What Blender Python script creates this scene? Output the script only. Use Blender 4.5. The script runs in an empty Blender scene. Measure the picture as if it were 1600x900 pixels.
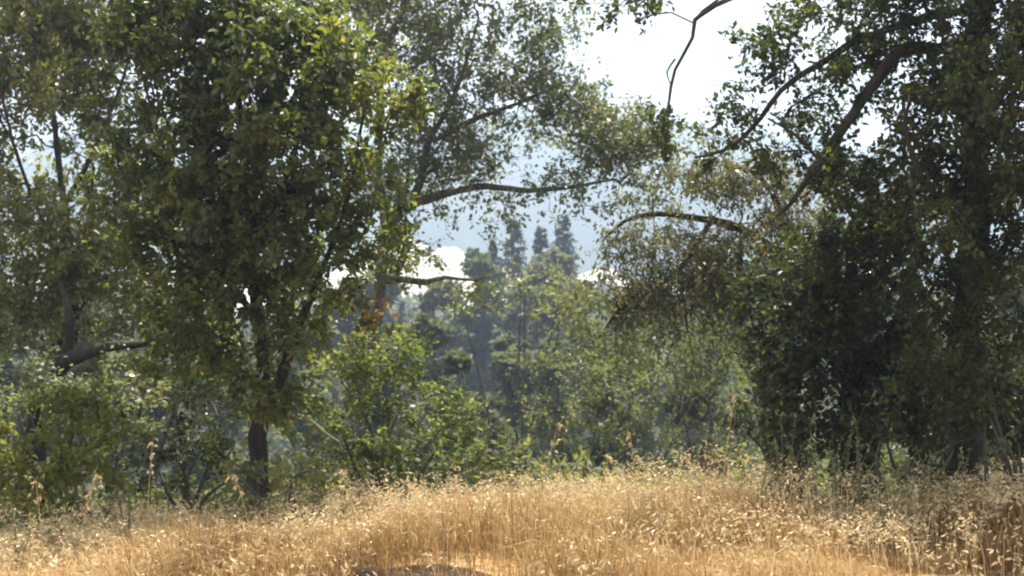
import bpy, math
import numpy as np
from mathutils import Vector, Matrix, noise as mnoise

# ------------------------------------------------------------------ camera, sky, sun, exposure
S = bpy.context.scene
COL = S.collection
EYE = Vector((0.0, 0.0, 1.86))
HFOV = math.radians(45.0)
F = 800.0 / math.tan(HFOV / 2)              # focal length in photograph pixels (1600 wide)
PITCH = math.atan((480 - 450) / F)          # horizon lies on row 480
SUN_EL, SUN_AZ = math.radians(66), math.radians(12)   # azimuth from +Y towards +X

cam_d = bpy.data.cameras.new('camera')
cam_d.angle = HFOV
cam_d.clip_start, cam_d.clip_end = 0.1, 8000
cam_d.dof.use_dof = True
cam_d.dof.focus_distance = 10.5
cam_d.dof.aperture_fstop = 2.4
cam = bpy.data.objects.new('camera', cam_d)
COL.objects.link(cam)
cam.location = EYE
cam.rotation_euler = (math.pi / 2 + PITCH, 0, 0)
S.camera = cam

W = bpy.data.worlds.new('World'); S.world = W; W.use_nodes = True
nt = W.node_tree
bg = nt.nodes['Background']
sky = nt.nodes.new('ShaderNodeTexSky'); sky.sky_type = 'NISHITA'; sky.sun_disc = False
sky.sun_elevation = SUN_EL; sky.sun_rotation = SUN_AZ
sky.air_density = 1.0; sky.dust_density = 2.0; sky.ozone_density = 1.0
tc = nt.nodes.new('ShaderNodeTexCoord')
cn = nt.nodes.new('ShaderNodeTexNoise'); cn.inputs['Scale'].default_value = 2.1
cn.inputs['Detail'].default_value = 7; cn.inputs['Roughness'].default_value = 0.55
cr = nt.nodes.new('ShaderNodeValToRGB')
cr.color_ramp.elements[0].position = 0.22; cr.color_ramp.elements[1].position = 0.44
mx = nt.nodes.new('ShaderNodeMixRGB'); mx.inputs[2].default_value = (7.6, 7.4, 7.0, 1)
nt.links.new(tc.outputs['Generated'], cn.inputs['Vector'])
nt.links.new(cn.outputs['Fac'], cr.inputs['Fac'])
nt.links.new(cr.outputs['Color'], mx.inputs[0])
nt.links.new(sky.outputs['Color'], mx.inputs[1])
nt.links.new(mx.outputs['Color'], bg.inputs['Color'])
bg.inputs['Strength'].default_value = 0.07

sun_d = bpy.data.lights.new('sun', 'SUN')
sun_d.energy = 5.0; sun_d.angle = math.radians(0.5); sun_d.color = (1.0, 0.90, 0.74)
sun = bpy.data.objects.new('sun', sun_d); COL.objects.link(sun)
to_sun = Vector((math.sin(SUN_AZ) * math.cos(SUN_EL), math.cos(SUN_AZ) * math.cos(SUN_EL), math.sin(SUN_EL)))
sun.rotation_euler = to_sun.to_track_quat('Z', 'Y').to_euler()

S.view_settings.view_transform = 'Standard'
S.view_settings.look = 'None'
S.view_settings.exposure = 1.62
S.view_settings.gamma = 1.0
S.render.engine = 'CYCLES'
S.cycles.use_denoising = True
S.cycles.filter_width = 2.1
S.cycles.max_bounces = 7
S.cycles.diffuse_bounces = 3
S.cycles.glossy_bounces = 2
S.cycles.transmission_bounces = 4
S.cycles.volume_bounces = 0

# ------------------------------------------------------------------ helpers
rng = np.random.default_rng(11)


def at(px, py, Y):
    """pixel of the 1600x900 photograph -> the point at depth Y"""
    cp, sp = math.cos(PITCH), math.sin(PITCH)
    u, v = (px - 800) / F, (450 - py) / F
    dy, dz = cp - v * sp, sp + v * cp
    t = Y / dy
    return np.array((u * t, Y, EYE.z + dz * t))


GY = [-3000, 0, 10, 13, 17, 25, 50, 80, 120, 200, 320, 4000]
GZ = [0, 0, 0, -.28, -.95, -2.9, -9, -14, -13, -7, -1, -1]


def sstep(a, b, x):
    t = np.clip((x - a) / (b - a), 0, 1)
    return t * t * (3 - 2 * t)


def ground_z(x, y):
    x = np.asarray(x, float); y = np.asarray(y, float)
    z = np.interp(y, GY, GZ)
    z = z - 0.24 * sstep(-0.3, -4.2, x) + 0.05 * sstep(1, 4, x) + .07 * sstep(3.4, 4.4, x)
    z = z - 0.12 * np.exp(-((x - 2.95) / .6) ** 2 - ((y - 10.2) / 1.6) ** 2) + 0.035 * np.sin(x * 1.3 + 0.5) * np.sin(y * 1.1) + 0.02 * np.sin(x * 3.1 + y * 2.3)
    return z


def wav(P, s, seed):
    """cheap smooth 3-d noise, about -1..1"""
    r = np.random.default_rng(seed)
    out = np.zeros(len(P))
    for k in range(6):
        d = r.normal(size=3); d /= np.linalg.norm(d)
        out += np.sin(P @ d * s * r.uniform(.6, 1.7) + r.uniform(0, 6.28))
    return out / 3.2


class MB:
    """collects vertices, uniform-size faces and one tone value a vertex"""
    def __init__(self):
        self.v, self.f, self.t, self.n = [], [], [], 0

    def add(self, v, f, tone=None):
        v = np.asarray(v, np.float32).reshape(-1, 3)
        f = np.asarray(f, np.int32)
        self.v.append(v); self.f.append(f + self.n)
        self.t.append(np.full(len(v), .5, np.float32) if tone is None else np.broadcast_to(np.asarray(tone, np.float32), (len(v),)))
        self.n += len(v)

    def build(self, name, mat, parent=None, smooth=True, origin=None):
        V = np.concatenate(self.v); T = np.concatenate(self.t)
        if origin is not None:
            V = V - np.asarray(origin, np.float32)
        me = bpy.data.meshes.new(name)
        me.vertices.add(len(V)); me.vertices.foreach_set('co', V.ravel())
        loops = np.concatenate([f.ravel() for f in self.f])
        sizes = np.concatenate([np.full(len(f), f.shape[1], np.int32) for f in self.f])
        starts = np.concatenate(([0], np.cumsum(sizes)[:-1])).astype(np.int32)
        me.loops.add(len(loops)); me.loops.foreach_set('vertex_index', loops.astype(np.int32))
        me.polygons.add(len(sizes)); me.polygons.foreach_set('loop_start', starts)
        if smooth:
            me.polygons.foreach_set('use_smooth', np.ones(len(sizes), bool))
        a = me.attributes.new('tone', 'FLOAT', 'POINT'); a.data.foreach_set('value', T.astype(np.float32))
        me.update(calc_edges=True)
        me.materials.append(mat)
        o = bpy.data.objects.new(name, me); COL.objects.link(o)
        if parent is not None:
            o.parent = parent
        elif origin is not None:
            o.location = origin
        return o


def tag(o, label=None, cat=None, group=None, kind=None):
    if label: o['label'] = label
    if cat: o['category'] = cat
    if group: o['group'] = group
    if kind: o['kind'] = kind
    return o


def thing(name, label, cat, loc, group=None):
    o = bpy.data.objects.new(name, None); COL.objects.link(o)
    o.empty_display_size = .2
    o.location = [float(c) for c in loc]
    return tag(o, label, cat, group)


def smooth_path(P, R, step):
    """Catmull-Rom through P with radii R, sampled about every step metres"""
    P = np.asarray(P, float); R = np.asarray(R, float)
    Q = np.vstack((2 * P[0] - P[1], P, 2 * P[-1] - P[-2]))
    out, rad = [], []
    for i in range(len(P) - 1):
        a, b, c, d = Q[i], Q[i + 1], Q[i + 2], Q[i + 3]
        n = max(2, int(np.linalg.norm(c - b) / step))
        for k in range(n):
            t = k / n
            out.append(.5 * (2 * b + (c - a) * t + (2 * a - 5 * b + 4 * c - d) * t * t + (3 * b - a - 3 * c + d) * t ** 3))
            rad.append(R[i] + (R[i + 1] - R[i]) * t)
    out.append(P[-1]); rad.append(R[-1])
    return np.array(out), np.array(rad)


def tube(mb, P, R, sides=6, rough=0.0, tone=.5):
    P = np.asarray(P, float); R = np.asarray(R, float); n = len(P)
    T = np.gradient(P, axis=0); T /= np.linalg.norm(T, axis=1)[:, None] + 1e-9
    ref = np.array((0., 0, 1)) if abs(T[:, 2]).mean() < .8 else np.array((0., 1, 0))
    A = np.cross(T, ref); A /= np.linalg.norm(A, axis=1)[:, None] + 1e-9
    B = np.cross(T, A)
    ang = np.arange(sides) * 2 * math.pi / sides
    rr = R[:, None] * (1 + rough * rng.normal(size=(n, sides)))
    V = P[:, None] + rr[..., None] * (A[:, None] * np.cos(ang)[None, :, None] + B[:, None] * np.sin(ang)[None, :, None])
    i = np.arange(n - 1)[:, None] * sides; j = np.arange(sides)[None]; k = (j + 1) % sides
    f = np.stack((i + j, i + k, i + sides + k, i + sides + j), -1).reshape(-1, 4)
    mb.add(V.reshape(-1, 3), f, tone)
    mb.add(V[-1], np.array([list(range(sides))]), tone)


def norm(a):
    return a / (np.linalg.norm(a, axis=-1, keepdims=True) + 1e-9)


def leaves(mb, P, D, N, L, wid, tone, fold=.18):
    """folded, shouldered leaves: six vertices, two quads each"""
    D = norm(D); Sd = norm(np.cross(D, N)); N = np.cross(Sd, D)
    L = L[:, None]; Wd = L * wid
    v = np.stack((P,
                  P + D * L * .30 + Sd * Wd * .36 + N * Wd * fold,
                  P + D * L * .68 + Sd * Wd * .50 + N * Wd * fold * 1.2,
                  P + D * L - N * L * .10,
                  P + D * L * .68 - Sd * Wd * .50 + N * Wd * fold * 1.2,
                  P + D * L * .30 - Sd * Wd * .36 + N * Wd * fold), 1)
    b = (np.arange(len(P)) * 6)[:, None]
    f = np.concatenate((b + np.array([[0, 1, 2, 3]]), b + np.array([[0, 3, 4, 5]])))
    mb.add(v.reshape(-1, 3), f, np.repeat(tone, 6))


def kites(mb, P, D, N, L, wid, tone):
    """small two-triangle leaves for far foliage"""
    D = norm(D); Sd = norm(np.cross(D, N)); N = np.cross(Sd, D)
    L = L[:, None]; Wd = L * wid
    v = np.stack((P, P + D * L * .5 + Sd * Wd * .5 + N * L * .06, P + D * L, P + D * L * .5 - Sd * Wd * .5 + N * L * .06), 1)
    b = (np.arange(len(P)) * 4)[:, None]
    f = np.concatenate((b + np.array([[0, 1, 2]]), b + np.array([[0, 2, 3]])))
    mb.add(v.reshape(-1, 3), f, np.repeat(tone, 4))


# ------------------------------------------------------------------ materials
def new_mat(name):
    m = bpy.data.materials.new(name); m.use_nodes = True
    t = m.node_tree; t.nodes.clear()
    o = t.nodes.new('ShaderNodeOutputMaterial')
    return m, t, o


def ramp(t, stops, fac):
    r = t.nodes.new('ShaderNodeValToRGB')
    e = r.color_ramp.elements
    while len(e) < len(stops): e.new(.5)
    for el, (p, c) in zip(e, stops):
        el.position = p; el.color = (*c, 1)
    t.links.new(fac, r.inputs['Fac'])
    return r


def leaf_mat(name, refl, trans, gloss=.10, rough=.38, mixt=.52):
    """refl, trans: colour stops along the leaf's tone (hue differs leaf by leaf)"""
    m, t, o = new_mat(name)
    refl = [(p, (c[0] * 1.14, c[1] * 1.02, c[2] * .78)) for p, c in refl]
    at_ = t.nodes.new('ShaderNodeAttribute'); at_.attribute_name = 'tone'
    r1 = ramp(t, refl, at_.outputs['Fac']); r2 = ramp(t, trans, at_.outputs['Fac'])
    d = t.nodes.new('ShaderNodeBsdfDiffuse'); tr = t.nodes.new('ShaderNodeBsdfTranslucent')
    g = t.nodes.new('ShaderNodeBsdfGlossy'); g.inputs['Roughness'].default_value = rough * 1.15
    g.inputs['Color'].default_value = (.9, .95, 1, 1)
    m1 = t.nodes.new('ShaderNodeMixShader'); m1.inputs[0].default_value = mixt
    fr = t.nodes.new('ShaderNodeFresnel'); fr.inputs['IOR'].default_value = 1.4
    mul = t.nodes.new('ShaderNodeMath'); mul.operation = 'MULTIPLY_ADD'
    mul.inputs[1].default_value = gloss * 1.8; mul.inputs[2].default_value = gloss * .12
    mul.use_clamp = True
    m2 = t.nodes.new('ShaderNodeMixShader')
    L = t.links.new
    L(r1.outputs[0], d.inputs['Color']); L(r2.outputs[0], tr.inputs['Color'])
    L(d.outputs[0], m1.inputs[1]); L(tr.outputs[0], m1.inputs[2])
    L(fr.outputs[0], mul.inputs[0]); L(mul.outputs[0], m2.inputs[0])
    L(m1.outputs[0], m2.inputs[1]); L(g.outputs[0], m2.inputs[2])
    L(m2.outputs[0], o.inputs['Surface'])
    return m


def rough_mat(name, stops, scale=6.0, bump=.6, rough=.9, stretch=(1, 1, 1), detail=8, dist=.02):
    m, t, o = new_mat(name)
    c = t.nodes.new('ShaderNodeTexCoord'); mp = t.nodes.new('ShaderNodeMapping'); mp.inputs['Scale'].default_value = stretch
    n = t.nodes.new('ShaderNodeTexNoise'); n.inputs['Scale'].default_value = scale; n.inputs['Detail'].default_value = detail
    n.inputs['Roughness'].default_value = .65
    L = t.links.new
    L(c.outputs['Object'], mp.inputs['Vector']); L(mp.outputs[0], n.inputs['Vector'])
    r = ramp(t, stops, n.outputs['Fac'])
    b = t.nodes.new('ShaderNodeBump'); b.inputs['Strength'].default_value = bump; b.inputs['Distance'].default_value = dist
    L(n.outputs['Fac'], b.inputs['Height'])
    p = t.nodes.new('ShaderNodeBsdfPrincipled'); p.inputs['Roughness'].default_value = rough
    p.inputs['Specular IOR Level'].default_value = .2
    L(r.outputs[0], p.inputs['Base Color']); L(b.outputs[0], p.inputs['Normal']); L(p.outputs[0], o.inputs['Surface'])
    return m


M = {}
M['bark_dark'] = rough_mat('bark_dark', [(.3, (.018, .014, .012)), (.55, (.04, .032, .026)), (.75, (.08, .068, .056))], 13, .9, .95, (1, 1, .25))
M['bark_limb'] = rough_mat('bark_limb', [(.3, (.02, .017, .015)), (.55, (.045, .039, .034)), (.75, (.10, .09, .08))], 12, 1, .95, (1, 1, .5), dist=.03)
M['bark_grey'] = rough_mat('bark_grey', [(.3, (.045, .04, .036)), (.62, (.12, .11, .10)), (.8, (.20, .20, .18))], 11, .9, .95, (1, 1, .35))
M['bark_bleached'] = rough_mat('bark_bleached', [(.3, (.20, .18, .16)), (.7, (.42, .39, .36))], 12, .5)
# black oak: big yellow-green leaves
M['leaf_oak'] = leaf_mat('leaf_oak', [(0, (.035, .055, .018)), (.5, (.058, .082, .024)), (.85, (.095, .115, .03)), (1, (.12, .12, .03))],
                         [(0, (.07, .11, .022)), (.5, (.16, .20, .032)), (.85, (.30, .32, .045)), (1, (.40, .36, .05))], .12, .36)
# live oak: small dull leaves
M['leaf_live'] = leaf_mat('leaf_live', [(0, (.035, .048, .025)), (.5, (.06, .075, .036)), (1, (.10, .11, .045))],
                          [(0, (.09, .13, .022)), (.5, (.20, .24, .04)), (1, (.36, .36, .06))], .13, .36, .38)
M['leaf_edge'] = leaf_mat('leaf_edge', [(0, (.05, .065, .03)), (.5, (.085, .10, .04)), (1, (.13, .14, .05))],
                          [(0, (.14, .18, .035)), (.5, (.32, .35, .06)), (1, (.5, .5, .09))], .16, .34, .42)
M['leaf_pale'] = leaf_mat('leaf_pale', [(0, (.055, .07, .045)), (.5, (.085, .10, .065)), (1, (.12, .13, .08))],
                          [(0, (.13, .17, .06)), (.5, (.26, .30, .09)), (1, (.40, .41, .12))], .13, .38, .4)
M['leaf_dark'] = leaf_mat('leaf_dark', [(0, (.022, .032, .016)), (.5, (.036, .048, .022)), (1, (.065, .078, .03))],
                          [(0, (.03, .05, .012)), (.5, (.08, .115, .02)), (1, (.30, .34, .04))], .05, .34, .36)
M['leaf_brown'] = leaf_mat('leaf_brown', [(0, (.050, .058, .030)), (.5, (.080, .088, .042)), (.85, (.105, .10, .048)), (1, (.13, .10, .055))],
                           [(0, (.10, .13, .04)), (.5, (.18, .20, .06)), (.85, (.25, .235, .065)), (1, (.27, .19, .07))], .10, .4, .4)
M['leaf_bush'] = leaf_mat('leaf_bush', [(0, (.05, .072, .028)), (.5, (.085, .108, .04)), (1, (.14, .15, .055))],
                          [(0, (.13, .18, .035)), (.5, (.25, .30, .055)), (1, (.42, .42, .08))], .05, .4)
M['leaf_sage'] = leaf_mat('leaf_sage', [(0, (.055, .07, .042)), (.5, (.09, .105, .06)), (1, (.15, .155, .075))],
                          [(0, (.11, .14, .045)), (.5, (.20, .23, .055)), (1, (.34, .34, .08))], .08, .45)
M['leaf_far'] = leaf_mat('leaf_far', [(0, (.045, .062, .035)), (.5, (.07, .09, .045)), (1, (.11, .125, .06))],
                         [(0, (.07, .10, .045)), (.5, (.115, .14, .055)), (1, (.18, .19, .07))], .08, .45)
M['needle'] = leaf_mat('needle', [(0, (.022, .034, .024)), (.5, (.034, .048, .032)), (1, (.055, .07, .04))],
                       [(0, (.03, .045, .02)), (.5, (.05, .07, .03)), (1, (.08, .1, .04))], .06, .5, .25)
M['straw'] = leaf_mat('straw', [(0, (.10, .058, .030)), (.4, (.33, .215, .100)), (.75, (.50, .365, .185)), (1, (.60, .50, .34))],
                      [(0, (.08, .043, .018)), (.4, (.27, .178, .080)), (.75, (.42, .305, .15)), (1, (.49, .41, .27))], .03, .5, .42)
M['oat'] = leaf_mat('oat', [(0, (.34, .27, .17)), (.5, (.52, .44, .31)), (1, (.68, .62, .50))],
                    [(0, (.36, .26, .12)), (.5, (.46, .36, .2)), (1, (.56, .48, .32))], .04, .5, .4)
M['weed'] = leaf_mat('weed', [(0, (.10, .11, .07)), (.5, (.17, .18, .11)), (1, (.28, .27, .18))],
                     [(0, (.12, .14, .06)), (.5, (.2, .22, .09)), (1, (.3, .3, .14))], .1, .42, .4)
M['orange_leaf'] = leaf_mat('orange_leaf', [(0, (.22, .10, .03)), (1, (.32, .19, .05))], [(0, (.26, .12, .03)), (1, (.34, .23, .05))], .1, .4)
M['soil'] = rough_mat('soil', [(.3, (.016, .011, .008)), (.55, (.035, .024, .017)), (.72, (.08, .055, .035))], 14, .9, .95, detail=10, dist=.05)  # dark soil tone with the foreground patch's shade put into the colour
M['rock'] = rough_mat('rock', [(.3, (.07, .065, .06)), (.5, (.16, .15, .14)), (.7, (.30, .29, .27))], 14, .8, .9, dist=.02)
M['ridge'] = rough_mat('ridge', [(.35, (.035, .05, .03)), (.6, (.07, .085, .045)), (.72, (.22, .19, .12))], .03, .3, .95, detail=10, dist=2)
M['meadow_hill'] = rough_mat('meadow_hill', [(.3, (.26, .25, .21)), (.5, (.42, .41, .37)), (.7, (.54, .52, .48))], .12, .2, .95)


def ground_mat():
    m, t, o = new_mat('ground')
    L = t.links.new
    c = t.nodes.new('ShaderNodeTexCoord')
    n1 = t.nodes.new('ShaderNodeTexNoise'); n1.inputs['Scale'].default_value = 11; n1.inputs['Detail'].default_value = 9
    n2 = t.nodes.new('ShaderNodeTexNoise'); n2.inputs['Scale'].default_value = .9; n2.inputs['Detail'].default_value = 5
    L(c.outputs['Object'], n1.inputs['Vector']); L(c.outputs['Object'], n2.inputs['Vector'])
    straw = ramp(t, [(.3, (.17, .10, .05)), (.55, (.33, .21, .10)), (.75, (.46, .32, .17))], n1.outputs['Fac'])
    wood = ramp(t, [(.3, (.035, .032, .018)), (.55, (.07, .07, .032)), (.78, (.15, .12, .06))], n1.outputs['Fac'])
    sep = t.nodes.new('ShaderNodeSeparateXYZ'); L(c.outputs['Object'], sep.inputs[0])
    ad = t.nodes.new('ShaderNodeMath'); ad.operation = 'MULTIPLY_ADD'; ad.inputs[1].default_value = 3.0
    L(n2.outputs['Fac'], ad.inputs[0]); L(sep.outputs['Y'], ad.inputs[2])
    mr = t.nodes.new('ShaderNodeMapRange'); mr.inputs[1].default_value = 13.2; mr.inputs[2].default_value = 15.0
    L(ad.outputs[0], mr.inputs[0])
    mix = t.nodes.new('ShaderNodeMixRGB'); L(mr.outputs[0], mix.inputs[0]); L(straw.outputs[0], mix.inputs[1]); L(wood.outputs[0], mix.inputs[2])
    b = t.nodes.new('ShaderNodeBump'); b.inputs['Strength'].default_value = .8; b.inputs['Distance'].default_value = .05
    L(n1.outputs['Fac'], b.inputs['Height'])
    p = t.nodes.new('ShaderNodeBsdfPrincipled'); p.inputs['Roughness'].default_value = .95; p.inputs['Specular IOR Level'].default_value = .1
    L(mix.outputs[0], p.inputs['Base Color']); L(b.outputs[0], p.inputs['Normal']); L(p.outputs[0], o.inputs['Surface'])
    return m


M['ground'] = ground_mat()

# ------------------------------------------------------------------ setting: ground, hills
def sheet(xs, ys, zf):
    X, Y = np.meshgrid(xs, ys)
    Z = zf(X, Y)
    V = np.stack((X, Y, Z), -1).reshape(-1, 3)
    nx, ny = len(xs), len(ys)
    i = (np.arange(ny - 1)[:, None] * nx + np.arange(nx - 1)[None]).ravel()
    return V, np.stack((i, i + 1, i + nx + 1, i + nx), -1)


xs = np.concatenate(([-1500, -600, -250, -120, -60, -30, -20], np.arange(-14, 14.1, .35), [20, 30, 60, 120, 250, 600, 1500]))
ys = np.concatenate(([-1500, -400, -100, -30, -10, -3], np.arange(0, 20, .35), [21, 23, 26, 30, 36, 43, 50, 60, 70, 80, 95, 110, 130, 160, 200, 260, 320, 450, 700, 1000, 1500]))
mb = MB(); mb.add(*sheet(xs, ys, ground_z))
tag(mb.build('ground', M['ground']), 'dry grassy slope that drops away behind the trees', kind='structure')


def hill(name, label, mat, x0, x1, ycen, depth, crest, seed, nx=140, ny=24, amp=.22, fx=.006):
    xs = np.linspace(x0, x1, nx); ys = np.linspace(ycen - depth, ycen + depth * .8, ny)
    X, Y = np.meshgrid(xs, ys)
    prof = np.clip(np.cos((Y - ycen) / depth * math.pi / 2), 0, 1) ** .9
    z = np.empty_like(X)
    for j in range(ny):
        for i in range(nx):
            x, y = X[j, i], Y[j, i]
            q = mnoise.fractal((x * fx + seed, y * .008, seed), 1.0, 2.1, 6)
            z[j, i] = (crest(x) * (1 + amp * q)) * prof[j, i] - 4
    mb = MB(); mb.add(np.stack((X, Y, z), -1).reshape(-1, 3), sheet(xs, ys, lambda a, b: a * 0)[1])
    return tag(mb.build(name, mat), label, kind='structure')


hill('mountain', 'pale blue hazy mountain ridge behind the trees', M['ridge'], -1000, 1100, 1280, 260,
     lambda x: 172 + 20 * math.sin(x / 210 + 1.2) + 10 * math.sin(x / 67), 3.3)
hill('hill', 'pale sunlit dry knolls below the mountain', M['meadow_hill'], -420, 440, 440, 100,
     lambda x: 13 + 8.5 * math.exp(-(x / 55) ** 2), 8.1, 420, 30, 1.0, .022)


# ------------------------------------------------------------------ trees
def P3(l, Y=None):
    """list of (px, py, radius_px[, Y]) -> points and radii in metres"""
    pts, rad = [], []
    for q in l:
        y = q[3] if len(q) > 3 else Y
        pts.append(at(q[0], q[1], y)); rad.append(q[2] / F * y)
    return np.array(pts), np.array(rad)


def blob_targets(blobs, per_m3, gap, gap_scale, seed):
    """random points through ellipsoids (px, py, Y, rx_px, ry_px, depth_m[, density]) with noise holes"""
    r = np.random.default_rng(seed); out = []
    for b in blobs:
        c = at(b[0], b[1], b[2]); rx, rz = b[3] / F * b[2], b[4] / F * b[2]; ry = b[5]
        dens = b[6] if len(b) > 6 else 1
        n = max(3, int(4.19 * rx * ry * rz * per_m3 * dens))
        u = norm(r.normal(size=(n, 3))) * (r.uniform(0.05, 1, n) ** .42)[:, None]
        out.append(c + u * np.array((rx, ry, rz)))
    P = np.concatenate(out)
    keep = wav(P, gap_scale, seed + 5) > gap - r.uniform(0, .5, len(P))
    P = P[keep]
    P = P[P[:, 2] > ground_z(P[:, 0], P[:, 1]) + .12]
    return P


def tree(name, label, cat, base, stems, blobs, leafm, barkm, seed, per_m3=14, gap=-.5, gap_scale=2.2, leaf=.08, wid=.55,
         per=46, spread=.30, group=None, r_tip=.0035, droop=.25, far=False, extra=None, woodname='trunk', crownname='crown', simple=True, sleeve=0, bare=(), crook=.3, tone_shift=0, twiglet=5):
    """stems[0] is the trunk, the rest limbs: lists of (points, radii). Twigs grow out to the targets, leaves sit on them."""
    r = np.random.default_rng(seed)
    root = thing(name, label, cat, base, group)
    base = np.asarray(base, float)
    nodes, par, span = [], [], {}
    for i, (P, R) in enumerate(stems):
        Q, RR = smooth_path(P, R, .16 if not far else .8)
        Q[1:-1] += r.normal(size=(len(Q) - 2, 3)) * RR[1:-1, None] * .10
        if i:
            fade = np.minimum(1, np.arange(len(Q)) / 4)[:, None] * np.minimum(1, np.arange(len(Q))[::-1] / 3)[:, None]
            Q += np.stack([wav(Q, 2.6 if not far else .6, seed * 7 + i * 3 + e) for e in range(3)], 1) * (RR[:, None] * .6 + .02) * crook * fade
        m = MB(); tube(m, Q, RR, 10 if i == 0 else 8, .10)
        if i == 0 and woodname == 'trunk':
            pass
        m.build(woodname if i == 0 else 'branch', barkm, root, origin=base)
        span[i] = (len(nodes), len(nodes) + len(Q))
        nodes += list(Q)
    T = blob_targets(blobs, per_m3, gap, gap_scale, seed)
    if sleeve:                                       # short leafy shoots along the limbs themselves
        ok = np.concatenate([np.arange(*span[i]) for i in range(1, len(stems)) if i not in bare])
        k_ = r.choice(ok, sleeve)
        T = np.concatenate((T, np.array(nodes)[k_] + r.normal(size=(sleeve, 3)) * .22))
    N = np.array(nodes); n0 = len(N)
    par = [-1] * n0
    cap = n0 + len(T) * 5 + 5
    A = np.empty((cap, 3)); A[:n0] = N; n = n0
    d0 = np.min(np.linalg.norm(T[:, None, ::] - N[None, ::2], axis=2), axis=1)
    chains = []
    dirs = np.zeros_like(T)
    for ti in np.argsort(d0):
        t = T[ti]
        d = A[:n] - t
        # a twig prefers to rise from below its end
        cost = np.linalg.norm(d, axis=1) + .35 * np.maximum(0, d[:, 2])
        k = int(cost.argmin())
        a = A[k]; Lg = np.linalg.norm(t - a)
        ns = 2 if Lg < .5 else 4
        idx = [k]; prev = k
        for s in range(1, ns + 1):
            f = s / ns
            p = a + (t - a) * f + np.array((0, 0, math.sin(f * math.pi) * Lg * .10)) + (r.normal(size=3) * Lg * .05 if s < ns else 0)
            A[n] = p; par.append(prev); prev = n; idx.append(n); n += 1
        chains.append(idx)
        dirs[ti] = t - a
    cnt = np.zeros(n)
    for c in chains: cnt[c[-1]] += 1
    for i in range(n - 1, n0 - 1, -1): cnt[par[i]] += cnt[i]
    tw = MB()
    for c in chains:
        q = A[c]
        rr = r_tip * np.maximum(cnt[c], 1) ** .42
        rr[0] = min(rr[0], rr[1] * 1.25)
        tube(tw, q, rr, 4 if rr.max() < .012 else 6, .05)
    # leaves
    nT = len(T)
    dirs = norm(dirs)
    lv = MB()
    k = twiglet
    tl_d = norm(dirs[:, None] * .6 + r.normal(size=(nT, k, 3)) * .75 + np.array((0, 0, .12)))
    tl_len = spread * r.uniform(.5, 1.35, (nT, k))
    if not far:
        p0 = np.repeat(T, k, 0); p1 = p0 + tl_d.reshape(-1, 3) * tl_len.reshape(-1, 1)
        sd = norm(np.cross(p1 - p0, r.normal(size=p0.shape))) * r_tip * .7
        s2 = norm(np.cross(p1 - p0, sd)) * r_tip * .7
        V = np.stack((p0 + sd, p0 - sd * .5 + s2, p0 - sd * .5 - s2, p1), 1)
        b = (np.arange(len(p0)) * 4)[:, None]
        tw.add(V.reshape(-1, 3), np.concatenate((b + [[0, 1, 3]], b + [[1, 2, 3]], b + [[2, 0, 3]])))
    tw.build('twigs', barkm, root, origin=base)['kind'] = 'stuff'
    cl = np.clip(r.normal(1, .35, nT), .3, 2)
    ncl = np.maximum(3, (per * cl).astype(int))
    ti = np.repeat(np.arange(nT), ncl); n = len(ti)
    ki = r.integers(0, k, n)
    f = r.uniform(.1, 1.05, n)
    D0 = tl_d[ti, ki]
    P = T[ti] + D0 * (tl_len[ti, ki] * f)[:, None] + r.normal(size=(n, 3)) * spread * .13
    D = D0 * .55 + r.normal(size=(n, 3)) * .6 + np.array((0, 0, -droop))
    Nn = r.normal(size=(n, 3)) * .55 + np.array((0, 0, 1.0))
    Ln = leaf * np.clip(r.normal(1, .32, n), .35, 1.55)
    ctone = r.normal(0, .15, nT)[ti] + .2 * wav(T, 1.1, seed + 9)[ti]
    tone = np.clip(.46 + tone_shift + ctone + r.normal(0, .15, n), 0, 1)
    (kites if far or simple else leaves)(lv, P, D, Nn, Ln, wid, tone)
    lv.build(crownname, leafm, root, origin=base, smooth=False)
    if extra: extra(root, base)
    return root


def gz(px, Y):
    """ground point below photograph column px at depth Y"""
    x = (px - 800) / F * Y
    return np.array((x, Y, float(ground_z(x, Y))))


def stem(pts, Y, base=None, br=0):
    P, R = P3(pts, Y)
    if base is not None:
        P = np.vstack((base - np.array((0, 0, .08)), P)); R = np.concatenate(([br], R))
    return P, R


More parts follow.
